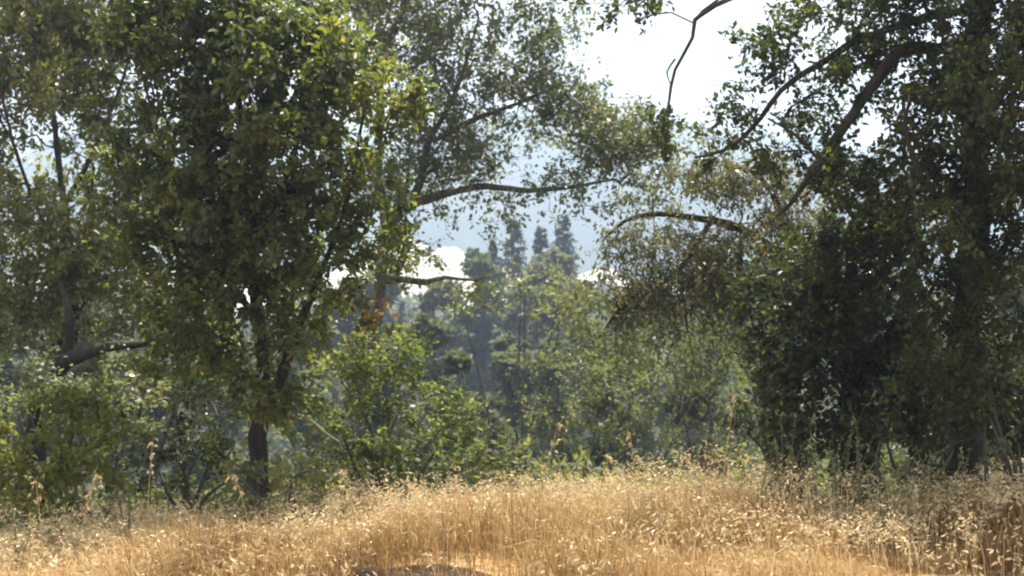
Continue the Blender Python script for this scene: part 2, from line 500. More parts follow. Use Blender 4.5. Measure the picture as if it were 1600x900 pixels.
# --- 1 the young oak left of centre, with a forked trunk
b = gz(405, 13)
def orange(root, base):
    r = np.random.default_rng(4)
    for c0, n, s, nm in (((583, 488), 24, .09, 'orange_leaves'), ((552, 452), 14, .08, 'yellow_leaves')):
        mbx = MB(); P = at(c0[0], c0[1], 12.4) + r.normal(size=(n, 3)) * s
        leaves(mbx, P, r.normal(size=(n, 3)), r.normal(size=(n, 3)) + [0, -.4, .7], np.full(n, .09), .55, r.uniform(0, 1, n))
        o = mbx.build(nm, M['orange_leaf'] if nm[0] == 'o' else M['leaf_oak'], root, origin=base, smooth=False)
        o['label'] = 'cluster of orange turning leaves' if nm[0] == 'o' else 'cluster of yellow green leaves'
        o['kind'] = 'stuff'
tree('oak_tree', 'young oak with a dark forked trunk rising from the dry grass', 'tree', b,
     [stem([(405, 720, 15), (406, 660, 14), (407, 615, 14)], 13, b, .15),
      stem([(407, 640, 12), (410, 590, 11), (408, 530, 11), (400, 440, 9), (392, 320, 8), (375, 180, 6), (365, 20, 4), (360, -140, 2)], 13),
      stem([(408, 640, 11), (432, 600, 10), (447, 570, 9), (468, 510, 7), (505, 420, 4.5, 12.8), (540, 320, 3.5, 12.6), (565, 190, 2.5, 12.5), (590, 90, 2, 12.4)], 13),
      stem([(404, 500, 6), (350, 430, 5), (300, 340, 4, 12.6), (260, 240, 3, 12.4), (225, 130, 2, 12.2)], 13),
      stem([(398, 400, 6), (430, 320, 5, 12.7), (465, 220, 4, 12.4), (480, 90, 3, 12.2)], 13)],
     [(300, 40, 13, 130, 130, 1.1), (430, 100, 12.7, 120, 110, 1.1), (540, 130, 12.5, 88, 85, .8), (600, 185, 12.4, 42, 45, .4),
      (330, 240, 12.8, 115, 110, 1.1), (480, 250, 12.6, 100, 90, 1.0), (370, 370, 13, 110, 100, 1.1), (500, 370, 12.7, 80, 80, .8, .75),
      (560, 390, 12.4, 55, 70, .5), (300, 470, 13, 75, 85, .9), (440, 470, 12.8, 90, 55, .8), (230, 400, 13, 60, 70, .8, .8), (220, 260, 13, 60, 70, .8, .7), (440, 600, 12.6, 70, 34, .5, .8), (355, 605, 12.6, 60, 32, .5, .7), (470, 640, 12.5, 50, 28, .4, .5), (600, 300, 12.4, 40, 45, .4, .7), (630, 150, 12.4, 40, 40, .4, .7), (190, 330, 13.2, 55, 60, .7, .7), (620, 380, 12.5, 35, 35, .4, .7), (540, 480, 12.4, 60, 38, .5),
      (470, 540, 12.7, 60, 40, .6, .6), (290, 560, 13.2, 75, 50, .7, .8), (360, 560, 13.4, 40, 60, .5, .5), (380, -70, 13.2, 140, 70, .8),
      (215, 110, 12.6, 50, 70, .6, .5), (560, 250, 12.5, 45, 45, .5, .9)],
     M['leaf_oak'], M['bark_dark'], 21, per_m3=27, gap=-0.85, gap_scale=3.0, simple=False, leaf=.08, wid=.58, tone_shift=.0, per=76, spread=.27, extra=orange)

# --- 2 big oak at the left edge with the bent limb
b = gz(52, 19)
tree('oak_tree', 'large oak at the left edge with a thick bent dark limb above the green bushes', 'tree', b,
     [stem([(50, 700, 22), (55, 620, 20), (78, 580, 17), (98, 545, 15), (112, 500, 12), (108, 400, 8), (95, 280, 5), (80, 140, 3.5), (70, -60, 2)], 19, b, .24),
      stem([(56, 650, 15, 19), (62, 614, 15, 18.5), (80, 582, 14, 18), (110, 563, 13, 17.6), (150, 550, 9), (190, 540, 7), (225, 536, 5), (255, 520, 3)], 17.3),
      stem([(96, 570, 10, 17.8), (108, 530, 8, 17.6), (106, 480, 6, 17.6), (92, 440, 4, 17.6)], 17.6),
      stem([(108, 420, 6), (60, 330, 3.5, 18.4), (20, 220, 2.5, 17.8), (-10, 90, 2, 17.4)], 19),
      stem([(100, 320, 5), (150, 230, 3), (190, 130, 2.4), (215, 10, 2)], 19)],
     [(15, 80, 19.0, 90, 140, 1.2), (20, 250, 19.0, 90, 95, 1.2, .9), (110, 90, 19.5, 75, 75, 1.0, 1.0), (180, 70, 19.7, 90, 60, 1.0, .9),
      (60, 380, 18.9, 110, 70, 1.2), (170, 380, 19.0, 85, 65, 1.0, 1.0), (120, 170, 19.6, 70, 35, .8, .7), (40, 480, 18.6, 95, 55, 1.1), (160, 480, 19.0, 90, 50, 1.0, .8),
      (200, 240, 19.8, 100, 80, .9, .6), (110, 260, 19.5, 80, 60, .9, .8), (235, 330, 19.8, 60, 60, .8, .8), (250, 30, 19.8, 60, 60, .9, .8), (60, 20, 19.5, 90, 60, 1), (60, -120, 19.5, 190, 90, 1.5), (230, 480, 19.5, 45, 60, .8, .7), (120, 30, 19, 80, 50, 1.0, .9), (150, 150, 19.3, 70, 45, .8, .8), (60, 160, 18.4, 70, 60, .9, .9), (130, 420, 18.5, 90, 50, .9), (30, 330, 18, 70, 50, .9), (-120, 250, 18.0, 90, 300, 1.2, .6)],
     M['leaf_edge'], M['bark_dark'], 33, per_m3=19, gap=-0.7, gap_scale=2.0, leaf=.088, wid=.58, per=74, spread=.33, tone_shift=.2)

# --- 3 open, pale oak behind the centre
b = gz(560, 21)
tree('oak_tree', 'tall airy oak with thin grey foliage spreading against the white sky', 'tree', b,
     [stem([(565, 700, 10), (580, 560, 9), (595, 430, 9), (604, 360, 9), (620, 335, 9)], 21, b, .22),
      stem([(610, 350, 9), (640, 322, 8), (668, 312, 7), (700, 304, 6), (760, 296, 5), (830, 300, 4), (900, 292, 3), (960, 280, 2)], 21),
      stem([(640, 322, 7), (664, 262, 6), (676, 220, 5), (700, 170, 4), (725, 110, 3), (745, 40, 2)], 21),
      stem([(606, 362, 8), (590, 260, 7), (600, 130, 6), (625, 20, 4), (650, -90, 3)], 21),
      stem([(676, 222, 4), (740, 190, 4), (810, 160, 3), (880, 130, 2)], 21),
      stem([(585, 440, 6), (620, 436, 6), (665, 437, 5), (700, 431, 3), (745, 437, 1.8), (785, 428, .8)], 21)],
     [(640, 60, 21, 120, 90, 1.6, .75), (760, 60, 21, 110, 75, 1.5, .75), (560, 20, 21.5, 120, 70, 1.4, .7), (830, 110, 21, 80, 55, 1.2, .8),
      (720, 170, 21, 100, 55, 1.3, .9), (860, 190, 21, 80, 48, 1.1, 1.8), (770, 240, 21, 100, 42, 1.1, 1.8), (950, 215, 20.6, 80, 45, 1.0, 2.4),
      (900, 262, 20.8, 100, 36, 1.0, 2.4), (660, 230, 21, 60, 60, 1.1, .8), (1015, 250, 20.4, 55, 40, .8, 2.0), (640, -90, 21, 260, 90, 2, .8),
      (690, 270, 21, 70, 34, .9, 1.5), (820, 150, 21, 70, 40, 1.0, .9), (860, 30, 21, 60, 50, 1, .8), (900, 150, 21, 60, 40, 1, .8), (600, 300, 21, 70, 60, .9, .8), (640, 400, 21, 65, 26, .6, 1.8), (730, 450, 20.5, 60, 20, .6, .7), (420, 30, 22, 90, 90, 1.2, .6),
      (1000, 190, 20.6, 60, 40, .8, .55), (1060, 235, 20.4, 60, 36, .8, .6), (960, 320, 20.6, 90, 30, .7, .5), (820, 320, 20.6, 100, 22, .6, .4), (740, 335, 21, 60, 22, .6, .25), (880, 320, 20.8, 110, 22, .7, .45)],
     M['leaf_pale'], M['bark_grey'], 45, per_m3=15, gap=-.5, gap_scale=2.6, leaf=.085, wid=.55, per=52, sleeve=60, crook=1.2, spread=.36)

# --- 4 the big dark oak on the right
b = gz(1505, 11.5)
tree('oak_tree', 'big shaded oak filling the right edge with long arching bare limbs', 'tree', b,
     [stem([(1502, 700, 28), (1500, 600, 25), (1510, 480, 23), (1525, 340, 22), (1520, 200, 20), (1530, 60, 17), (1545, -100, 13), (1550, -260, 8)], 11.5, b, .24),
      stem([(1522, 60, 10.7), (1470, 82, 9.8), (1420, 92, 9.0), (1385, 125, 9.0), (1335, 178, 8.2), (1300, 225, 7.4), (1282, 252, 6.6), (1255, 290, 4.9), (1235, 320, 3.3), (1212, 338, 2.5)], 11.8),
      stem([(1530, 10, 9.0), (1470, 16, 8.2), (1440, 26, 7.4), (1385, 48, 6.6), (1340, 62, 6.6), (1290, 92, 5.7), (1245, 115, 4.9), (1212, 140, 4.1), (1182, 185, 4.1), (1158, 215, 3.3), (1128, 238, 2.9), (1085, 246, 2.0)], 12.2),
      stem([(1540, -110, 7.4), (1420, -90, 6.6), (1290, -50, 4.9), (1150, 0, 4.1), (1110, 18, 3.7), (1086, 32, 3.3), (1080, 60, 2.9), (1052, 108, 2.5), (1046, 160, 2.0), (1042, 215, 1.3)], 11),
      stem([(1055, 92, 1.8), (1042, 112, 1.3), (1047, 130, 0.8)], 11),
      stem([(1084, 36, 2.5), (1096, 18, 2.0), (1130, -8, 1.6), (1160, -30, 1.2)], 11),
      stem([(1345, 60, 4.1), (1372, 80, 3.7), (1400, 100, 2.9)], 12),
      stem([(1335, 66, 3.3), (1355, 90, 2.5), (1370, 120, 1.6)], 12),
      stem([(1284, 250, 4.1), (1300, 280, 3.7), (1312, 310, 3.3), (1335, 345, 2.5)], 11.8),
      stem([(1282, 252, 3.3), (1245, 215, 2.5), (1200, 185, 1.6)], 11.9),
      stem([(1515, 220, 8.2), (1570, 140, 6.6), (1640, 40, 4.9)], 11.2),
      stem([(1520, 360, 7.4), (1450, 300, 5.7, 11), (1410, 220, 4.1, 10.8), (1420, 160, 2.5, 10.6)], 11.4),
      stem([(1512, 460, 6.6), (1570, 420, 4.9, 11), (1640, 380, 4.1, 10.6)], 11.4)],
     [(1490, 180, 11, 95, 105, .9, 1.2), (1560, 90, 11.2, 110, 90, 1.0, 1.2), (1580, 280, 11, 80, 110, .9, 1.2), (1470, 330, 11.2, 80, 90, .8, 1.1),
      (1560, 450, 11, 80, 90, .8, 1.1), (1450, 460, 11.3, 70, 70, .8), (1590, 600, 11, 55, 100, .7), (1480, 570, 10.9, 80, 90, .6, 1.0), (1500, 660, 10.9, 75, 50, .4, 1.0),
      (1690, 200, 11, 110, 300, 1.2, .7), (1560, -120, 11.4, 220, 110, 1.6, .9), (1400, -60, 11.8, 110, 60, 1.1, .7),
      (1270, 40, 12.2, 75, 45, .8, .6), (1200, 60, 12.2, 60, 50, .8, .5), (1350, 20, 12.1, 80, 40, .8, .8), (1180, 110, 12.2, 36, 40, .6, .4), (1430, 60, 11.9, 60, 60, .6, 1.0),
      (1270, 165, 12.4, 70, 40, .7, .5), (1330, 120, 12.5, 60, 45, .7, .45), (1380, 250, 12, 55, 60, .6, 1.1), (1230, 215, 12.5, 85, 35, .6, .5), (1300, 230, 12.5, 60, 40, .6, .5), (1160, 225, 12.6, 50, 25, .5, .5),
      (1330, 300, 11.7, 75, 45, .6, .9), (1020, 15, 11, 45, 14, .3, .35), (950, 5, 11, 45, 10, .3, .5), (1040, 205, 11, 18, 14, .15, .5), (1110, 215, 12.4, 60, 30, .5, .3)],
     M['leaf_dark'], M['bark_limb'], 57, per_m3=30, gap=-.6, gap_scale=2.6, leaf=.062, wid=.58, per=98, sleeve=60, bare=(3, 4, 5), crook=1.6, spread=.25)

def hanging(root, base):
    q = np.random.default_rng(66); mbx = MB()
    for k in range(42):
        a0 = at(q.uniform(985, 1180), q.uniform(385, 450), q.uniform(14.7, 15.3))
        dx, dz = q.normal(-.12, .34), q.uniform(.35, .95)
        p = [a0, a0 + (dx * .55, q.normal() * .08, -.10 * dz), a0 + (dx * .95, q.normal() * .1, -.55 * dz), a0 + (dx * 1.05, q.normal() * .1, -dz)]
        tube(mbx, *smooth_path(p, [.007, .006, .004, .002], .15), 4)
        for e in range(3):
            t0 = np.array(p[2]) + q.normal(size=3) * .05
            tube(mbx, [np.array(p[1]) * .6 + np.array(p[2]) * .4, t0, t0 + (q.normal() * .15, q.normal() * .1, -q.uniform(.2, .5))], [.004, .003, .0015], 3)
    mbx.build('hanging_twigs', M['bark_grey'], root, origin=base)['kind'] = 'stuff'


# --- 5 drooping brownish oak, right of centre
b = gz(1345, 15.5)
tree('oak_tree', 'drooping oak with brownish half dead sprays hanging from a long low limb', 'tree', b,
     [stem([(1348, 690, 22), (1340, 600, 19), (1325, 500, 16), (1290, 430, 12)], 15.5, b, .2),
      stem([(1318, 490, 10), (1270, 420, 9), (1200, 385, 8), (1160, 358, 7), (1115, 338, 6), (1060, 330, 5), (1010, 338, 4), (975, 350, 3), (945, 372, 2)], 15.5),
      stem([(1115, 340, 5), (1060, 420, 4, 15), (1005, 455, 3.5, 14.8), (970, 480, 3, 14.7), (945, 515, 2, 14.6)], 15.5),
      stem([(1060, 420, 3), (1068, 465, 2.5), (1075, 520, 1.6)], 15),
      stem([(1160, 360, 5), (1150, 420, 4, 15), (1165, 470, 3, 14.8), (1180, 520, 2, 14.8)], 15.5),
      stem([(1290, 430, 9), (1240, 340, 7), (1215, 300, 5), (1180, 270, 4), (1130, 258, 3)], 15.5),
      stem([(1300, 440, 8), (1330, 360, 6), (1370, 290, 4)], 15.5)],
     [(1100, 290, 15.3, 90, 32, .8, 1.3), (1200, 285, 15.3, 80, 35, .8, 1.3), (1140, 385, 15, 110, 36, .8, 1.2), (1040, 440, 14.9, 90, 36, .7, 1.3),
      (1020, 385, 15.2, 75, 30, .7, .8), (1150, 450, 14.9, 80, 36, .7, 1.2), (970, 470, 14.7, 45, 40, .5, 1.0), (1090, 490, 14.7, 75, 36, .6, .8), (1240, 360, 15.3, 70, 45, .7, 1.2), (1230, 440, 15, 70, 50, .7, 1.1), (1000, 520, 14.7, 60, 30, .5, .7), (1180, 530, 14.8, 60, 36, .5, .8), (920, 440, 14.8, 40, 22, .4, .6),
      (975, 385, 15.4, 45, 26, .4, .9)],
     M['leaf_brown'], M['bark_dark'], 63, per_m3=46, gap=-.6, gap_scale=2.4, leaf=.066, wid=.42, per=44, spread=.28, droop=.8, twiglet=6, sleeve=140, crook=1.4, extra=hanging)

# --- 6 dense dark evergreen below the right oak
b = gz(1330, 13)
tree('evergreen_tree', 'dense dark evergreen shading the ground between the drooping oak and the right oak', 'tree', b,
     [stem([(1330, 680, 14), (1325, 560, 12), (1330, 430, 9), (1350, 320, 6)], 13, b, .14),
      stem([(1328, 620, 9), (1390, 520, 7), (1430, 420, 5)], 13),
      stem([(1326, 590, 8), (1260, 520, 6), (1225, 440, 4)], 13)],
     [(1290, 420, 12.8, 80, 70, .8), (1380, 390, 12.9, 80, 70, .8), (1250, 520, 12.9, 70, 70, .8), (1350, 510, 12.8, 90, 80, .8), (1290, 610, 12.9, 85, 60, .7),
      (1410, 560, 12.8, 80, 90, .8), (1400, 660, 12.8, 100, 55, .7), (1320, 330, 13, 60, 40, .7, .8), (1520, 650, 12.8, 100, 70, .8), (1640, 620, 12.8, 90, 120, .8), (1250, 660, 12.9, 60, 40, .5, .8), (1200, 470, 13.4, 50, 60, .6, .8), (1210, 590, 13.2, 45, 70, .6, .9), (1440, 330, 12.6, 70, 70, .7, 1), (1290, 690, 12.5, 90, 36, .5), (1420, 715, 12.2, 90, 30, .4), (1230, 710, 12.6, 60, 22, .4, .8)],
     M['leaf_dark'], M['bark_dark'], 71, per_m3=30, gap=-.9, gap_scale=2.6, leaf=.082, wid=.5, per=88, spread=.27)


# ------------------------------------------------------------------ bushes
def bush(label, px, Y, blobs, leafm, seed, stems=None, name='bush', cat='bush', group='bushes along the edge of the grass', **kw):
    b = gz(px, Y)
    st = []
    r = np.random.default_rng(seed + 77)
    for k in range(5):
        q = blobs[k % len(blobs)]
        e = at(q[0] + r.normal() * q[3] * .3, q[1] + r.normal() * q[4] * .2, q[2])
        mid = (b + e) / 2 + r.normal(size=3) * .1 + np.array((0, 0, .05))
        s = b + np.array((r.normal() * .12, r.normal() * .12, -.06))
        s[2] = float(ground_z(s[0], s[1])) - .06
        st.append((np.array((s, mid, e)), np.array((.03, .02, .007)) * (Y / 12) ** .5))
    a = dict(per_m3=22, gap=-1.1, gap_scale=2.6, leaf=.063, wid=.6, per=88, spread=.22, group=group, r_tip=.003, woodname='stem', crownname='foliage')
    a.update(kw)
    return tree(name, label, cat, b, st, blobs, leafm, M['bark_grey'], seed, **a)


bush('bright green leafy bush at the left edge below the bent limb', 75, 12.2,
     [(30, 650, 12.2, 90, 45, .6), (120, 690, 12, 90, 50, .6), (60, 740, 11.8, 90, 45, .6), (160, 750, 11.9, 70, 40, .5), (150, 630, 12.5, 70, 40, .5, .8), (-60, 700, 12, 90, 90, .7), (90, 790, 11.6, 110, 25, .5, .7)],
     M['leaf_bush'], 101, simple=False, per=70, leaf=.07, tone_shift=.16)
bush('dull green bush behind the bright bush, below the bent limb', 140, 15,
     [(90, 610, 15.2, 110, 40, .8), (190, 620, 15, 60, 60, .7), (30, 600, 15.4, 70, 50, .7), (200, 700, 14.6, 50, 50, .5)], M['leaf_pale'], 103, leaf=.07, per_m3=15, spread=.28)
bush('dark shaded bush behind the forked oak trunk', 290, 15.5,
     [(260, 640, 15.5, 70, 70, .7), (340, 660, 15.3, 75, 75, .7), (300, 580, 15.8, 90, 45, .7), (250, 730, 15, 55, 40, .5), (350, 735, 15, 70, 35, .5)],
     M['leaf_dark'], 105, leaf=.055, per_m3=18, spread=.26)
bush('pale leafy low bush at the foot of the forked oak trunk', 460, 11.8,
     [(455, 745, 11.7, 42, 30, .3), (500, 725, 11.9, 45, 36, .3, .9), (375, 735, 11.9, 32, 28, .3, .8), (360, 760, 11.8, 40, 25, .3, .7), (420, 780, 11.5, 50, 14, .25, .6)],
     M['leaf_sage'], 107, leaf=.07, per=40, tone_shift=.3)
bush('broad green bush right of the forked oak trunk', 590, 15.5,
     [(540, 600, 15.5, 75, 55, .7), (620, 560, 15.8, 75, 50, .7), (650, 640, 15.3, 80, 60, .7), (560, 690, 15, 80, 45, .6), (670, 700, 14.8, 75, 40, .6), (480, 640, 15.6, 50, 50, .6, .7), (580, 520, 16, 50, 35, .5, .7), (720, 650, 15.6, 40, 50, .5, .8)],
     M['leaf_bush'], 109, leaf=.068, per_m3=17, spread=.28, tone_shift=-.08)
bush('low dark green bush at the middle of the grass edge', 760, 16.5,
     [(750, 690, 16.5, 55, 40, .6), (790, 720, 16, 70, 25, .5), (700, 730, 15.6, 60, 22, .5)], M['leaf_far'], 111, leaf=.06, per_m3=15, spread=.26)
bush('yellow green spreading bush in the middle of the view', 900, 21,
     [(880, 580, 21, 75, 40, 1.0), (950, 600, 21, 70, 50, 1.0), (850, 640, 20.6, 60, 45, .9), (920, 670, 20, 80, 40, .9), (1000, 640, 20.5, 60, 60, .9)],
     M['leaf_sage'], 113, leaf=.075, per_m3=9, spread=.36, per=60, tone_shift=.0)
bush('grey green twiggy brush below the drooping sprays', 1090, 19.5,
     [(1060, 550, 19.5, 75, 50, .9), (1140, 540, 19.5, 70, 55, .9), (1100, 620, 19, 90, 50, .9), (1180, 620, 18.6, 50, 60, .8), (1030, 680, 18.6, 80, 35, .7), (1140, 680, 18.4, 70, 35, .7)],
     M['leaf_sage'], 115, leaf=.085, wid=.28, per_m3=9, spread=.42, per=56, droop=-.6, tone_shift=-.12)
bush('small olive bush at the crest of the grass', 1110, 12.2,
     [(1110, 700, 12.2, 45, 24, .3), (1140, 712, 12.1, 35, 18, .25)], M['leaf_sage'], 117, leaf=.05, per_m3=45, spread=.14, per=44, tone_shift=.35)
bush('low dark shaded bush at the left foot of the dark evergreen', 1262, 11.9,
     [(1262, 700, 11.9, 55, 36, .35), (1215, 712, 12, 40, 24, .3)], M['leaf_dark'], 131, leaf=.05, per_m3=34, spread=.16, per=60)
bush('low dark shaded bush between the dark evergreen and the right oak trunk', 1410, 11.6,
     [(1405, 690, 11.7, 70, 40, .4), (1470, 690, 11.2, 50, 40, .35), (1530, 690, 11.0, 50, 40, .3)], M['leaf_dark'], 133, leaf=.05, per_m3=34, spread=.16, per=60)
bush('green sapling with upright twigs in shade at the right end', 1560, 10.6,
     [(1545, 640, 10.6, 30, 70, .25), (1570, 700, 10.5, 35, 40, .25)], M['leaf_pale'], 119, leaf=.055, per_m3=30, spread=.16, per=26)
bush('tangled yellow green bush above the blue shade of the valley', 800, 26,
     [(830, 450, 26, 60, 26, 1.0), (900, 460, 26, 70, 28, 1.0), (860, 490, 25.5, 60, 24, .9, .8), (720, 470, 26.5, 30, 16, .6, .5)],
     M['leaf_sage'], 121, leaf=.10, per_m3=6, spread=.42, per=46, tone_shift=.1, name='oak_tree', cat='tree', group=None)

bush('tall olive brush between the yellow green bush and the drooping sprays', 985, 24,
     [(960, 520, 24, 70, 40, 1.1), (1020, 560, 24, 70, 50, 1.1), (930, 480, 24.3, 60, 26, .9), (1090, 530, 24, 80, 40, 1.1), (1170, 480, 24, 70, 50, 1.1), (1200, 570, 23.5, 60, 60, 1.0)],
     M['leaf_sage'], 125, leaf=.09, per_m3=9, spread=.42, per=80, tone_shift=-.12)
bush('dark green bush under the drooping oak', 1215, 15,
     [(1215, 600, 15, 50, 60, .6), (1200, 680, 14.6, 60, 40, .6), (1160, 660, 15, 45, 45, .5, .8)], M['leaf_live'], 127, leaf=.06, per_m3=18, spread=.26)
bush('shaded green bush at the left behind the bright bushes', 215, 18.5,
     [(220, 560, 18.5, 60, 50, .9), (150, 590, 18.5, 80, 40, .9), (300, 500, 18.8, 60, 50, .8), (30, 540, 18.8, 80, 60, .9), (400, 560, 18.8, 60, 60, .8), (350, 620, 18.5, 60, 50, .8)],
     M['leaf_live'], 129, leaf=.075, per_m3=10, spread=.34)

# ------------------------------------------------------------------ trees of the valley and the far slope
def far_tree(label, px, top, Y, wpx, seed, leafm='leaf_far', leaf=None, per_m3=None, name='round_tree', group='round trees down in the valley'):
    b = gz(px, Y); t = at(px, top, Y); H = t[2] - b[2]; w = wpx / F * Y
    r = np.random.default_rng(seed)
    c0 = b[2] + H * .12
    st = [(np.array((b - (0, 0, .1), b + np.array((.02 * H, 0, H * .3)), b + np.array((-.01 * H, 0, H * .55)))), np.array((.022, .016, .005)) * H)]
    for k in range(3):
        a = r.uniform(0, 6.28)
        st.append((np.array((b + np.array((.02 * H, 0, H * .3)), b + np.array((math.cos(a) * w * .25, math.sin(a) * w * .25, H * .5)), b + np.array((math.cos(a) * w * .38, math.sin(a) * w * .38, H * .68)))), np.array((.010, .007, .003)) * H))
    bl = []
    for k in range(12):
        fz = r.uniform(0.0, .92); wz = math.sin(math.pi * min(1, .18 + fz * .78)) ** .7
        cx = px + r.uniform(-1, 1) * wpx * .30 * wz; z = c0 + (H - (c0 - b[2])) * fz
        rp = wpx * .22 * (.75 + .5 * r.random())
        py = 480 - (z - EYE.z) / Y * F
        bl.append((cx, max(py, top + rp * .8), Y + r.uniform(-.3, .3) * w, rp, rp * .8, rp / F * Y))
    vol = sum(4.19 * q[3] * q[4] / F / F * Y * Y * q[5] for q in bl)
    return tree(name, label, 'tree', b, st, bl, M[leafm], M['bark_grey'], seed, per_m3=330 / vol, gap=-.9, gap_scale=5 / w, leaf=leaf or .0058 * Y, wid=.7, per=28,
                spread=.10 * w, far=True, r_tip=.0005 * Y, group=group)


far_tree('round blue grey tree in the valley, largest of the hazy round crowns', 750, 548, 46, 125, 201)
far_tree('hazy round tree behind the largest round crown, to its upper right', 815, 500, 62, 110, 202)
far_tree('dark hazy tree right of the shaded blue slope', 672, 478, 58, 85, 203)
far_tree('small pale tree between the dark hazy tree and the round crown', 715, 535, 40, 70, 204)
far_tree('dark round tree below the yellow green tangle', 870, 520, 50, 100, 205)
far_tree('wide hazy green crown under the two conifers', 860, 408, 95, 130, 206)
far_tree('thin hazy tree left of the conifers with sky showing through', 748, 368, 110, 75, 207)
far_tree('broad hazy tree in front of the gap between the two tall conifers', 838, 366, 112, 130, 223)
far_tree('hazy tree hugging the left foot of the sharp topped conifer', 762, 364, 118, 95, 226)
far_tree('broad hazy tree under the level limb, below the white gap', 600, 402, 100, 120, 224)
far_tree('hazy tree behind the right flank of the forked oak', 545, 415, 100, 140, 225)
far_tree('hazy low tree left of the thin hazy tree', 690, 425, 105, 75, 208)
far_tree('hazy tree at the right foot of the conifers', 925, 425, 90, 100, 209)
far_tree('hazy tree seen under the drooping limb', 1010, 430, 85, 110, 210)
far_tree('hazy tree glimpsed behind the brownish sprays', 1110, 400, 90, 120, 211)
far_tree('hazy tree glimpsed through the gaps of the dark evergreen', 1230, 390, 80, 120, 212)
far_tree('hazy tree glimpsed behind the airy oak trunk', 590, 520, 60, 110, 213)
far_tree('hazy tree glimpsed behind the forked oak', 480, 470, 55, 130, 214)
far_tree('hazy tree glimpsed left of the forked oak', 330, 440, 60, 150, 215)
far_tree('hazy tree glimpsed under the bent limb tip', 230, 420, 50, 150, 216)
far_tree('hazy tree glimpsed behind the bent limb', 110, 440, 45, 170, 217)
far_tree('hazy tree at the left end of the valley', -10, 400, 50, 190, 218)
far_tree('hazy low tree behind the yellow green spreading bush', 960, 540, 40, 130, 219)
far_tree('hazy tree behind the grey green brush', 1100, 500, 38, 150, 220)
far_tree('hazy tree at the right end of the valley', 1400, 380, 60, 200, 221)
far_tree('hazy tree beyond the right edge oak', 1580, 380, 60, 200, 222)


def conifer(label, px, top, Y, wpx, seed):
    b = gz(px, Y); H = at(px, top, Y)[2] - b[2]; w = wpx / F * Y
    r = np.random.default_rng(seed)
    root = thing('conifer', label, 'tree', b, 'tall conifers on the far slope')
    m = MB(); tube(m, [b - (0, 0, .2), b + (0, 0, H * .5), b + (0, 0, H * .97)], [H * .014, H * .009, H * .002], 6)
    m.build('trunk', M['bark_grey'], root, origin=b)
    P, D, Ln, tn, bm = [], [], [], [], MB()
    n = 170
    for k in range(n):
        f = .15 + .84 * (k / n) ** .9
        a = r.uniform(0, 6.28); L = w * .5 * (1 - f) ** .85 * r.uniform(.6, 1.2) + .006 * H
        p0 = b + np.array((0, 0, H * f)); d = np.array((math.cos(a), math.sin(a), -.22 + .3 * f))
        bm.add(np.array((p0 + (0, 0, .004 * H), p0 - (0, 0, .004 * H), p0 + d * L)), [[0, 1, 2]])
        ms = 26
        s = r.uniform(.15, 1.05, ms)
        P.append(p0 + d * (L * s)[:, None] + r.normal(size=(ms, 3)) * L * .09); D.append(d * .7 + r.normal(size=(ms, 3)) * .5 + (0, 0, -.35))
        Ln.append(np.full(ms, max(.019 * H, L * .26))); tn.append(r.uniform(.1, .9, ms))
    bm.build('boughs', M['bark_grey'], root, origin=b)['kind'] = 'stuff'
    P = np.concatenate(P); m = MB()
    kites(m, P, np.concatenate(D), r.normal(size=P.shape) * .5 + [0, 0, 1], np.concatenate(Ln), .5, np.concatenate(tn))
    m.build('crown', M['needle'], root, origin=b, smooth=False)


conifer('hazy tall conifer with a sharp top, left of the pair', 803, 338, 125, 170, 301)
conifer('hazy tall conifer with a blunt top, right of the pair', 880, 334, 130, 160, 302)
conifer('lower hazy conifer between the two tall ones', 845, 352, 128, 140, 303)
conifer('hazy conifer left of the sharp topped one, lower and wider', 772, 372, 122, 120, 304)
for i, (px, tp, Y) in enumerate(((600, 455, 150), (560, 462, 155), (628, 468, 148))):
    conifer(['dark blue conifer on the shaded slope under the level limb', 'dark blue conifer at the left of the shaded slope', 'small dark blue conifer at the right of the shaded slope'][i], px, tp, Y, 52, 310 + i)

# ------------------------------------------------------------------ undergrowth on the slope below the crest
r = np.random.default_rng(480)
um = MB()
n = 3000
y = 15.5 + 60 * r.random(n) ** 1.5; x = r.uniform(-1, 1, n) * (y * .50 + 2)
hgt = np.minimum(.5 + .085 * (y - 13), 3.6) * np.clip(.75 + .6 * wav(np.stack((x, y, 0 * x), 1), .7, 481), .15, 1.6)
k = 38
ti = np.repeat(np.arange(n), k); N_ = n * k
sc = .012 * y[ti]
u = norm(r.normal(size=(N_, 3))) * (r.random(N_) ** .4)[:, None]
P = np.stack((x[ti], y[ti], ground_z(x, y)[ti] + hgt[ti] * .5), 1) + u * np.stack((sc * 2.6 + .12, sc * 2.6 + .12, hgt[ti] * .55), 1)
tone = np.clip(.5 + .25 * wav(np.stack((x, y, 0 * x), 1), .5, 482)[ti] + r.normal(0, .16, N_), 0, 1)
kites(um, P, r.normal(size=(N_, 3)), r.normal(size=(N_, 3)) * .5 + [0, 0, 1], (.004 * y[ti] + .03) * 1.3, .55, tone)
tag(um.build('undergrowth', M['leaf_sage'], smooth=False), 'low green scrub covering the slope that falls away behind the grass', kind='stuff')

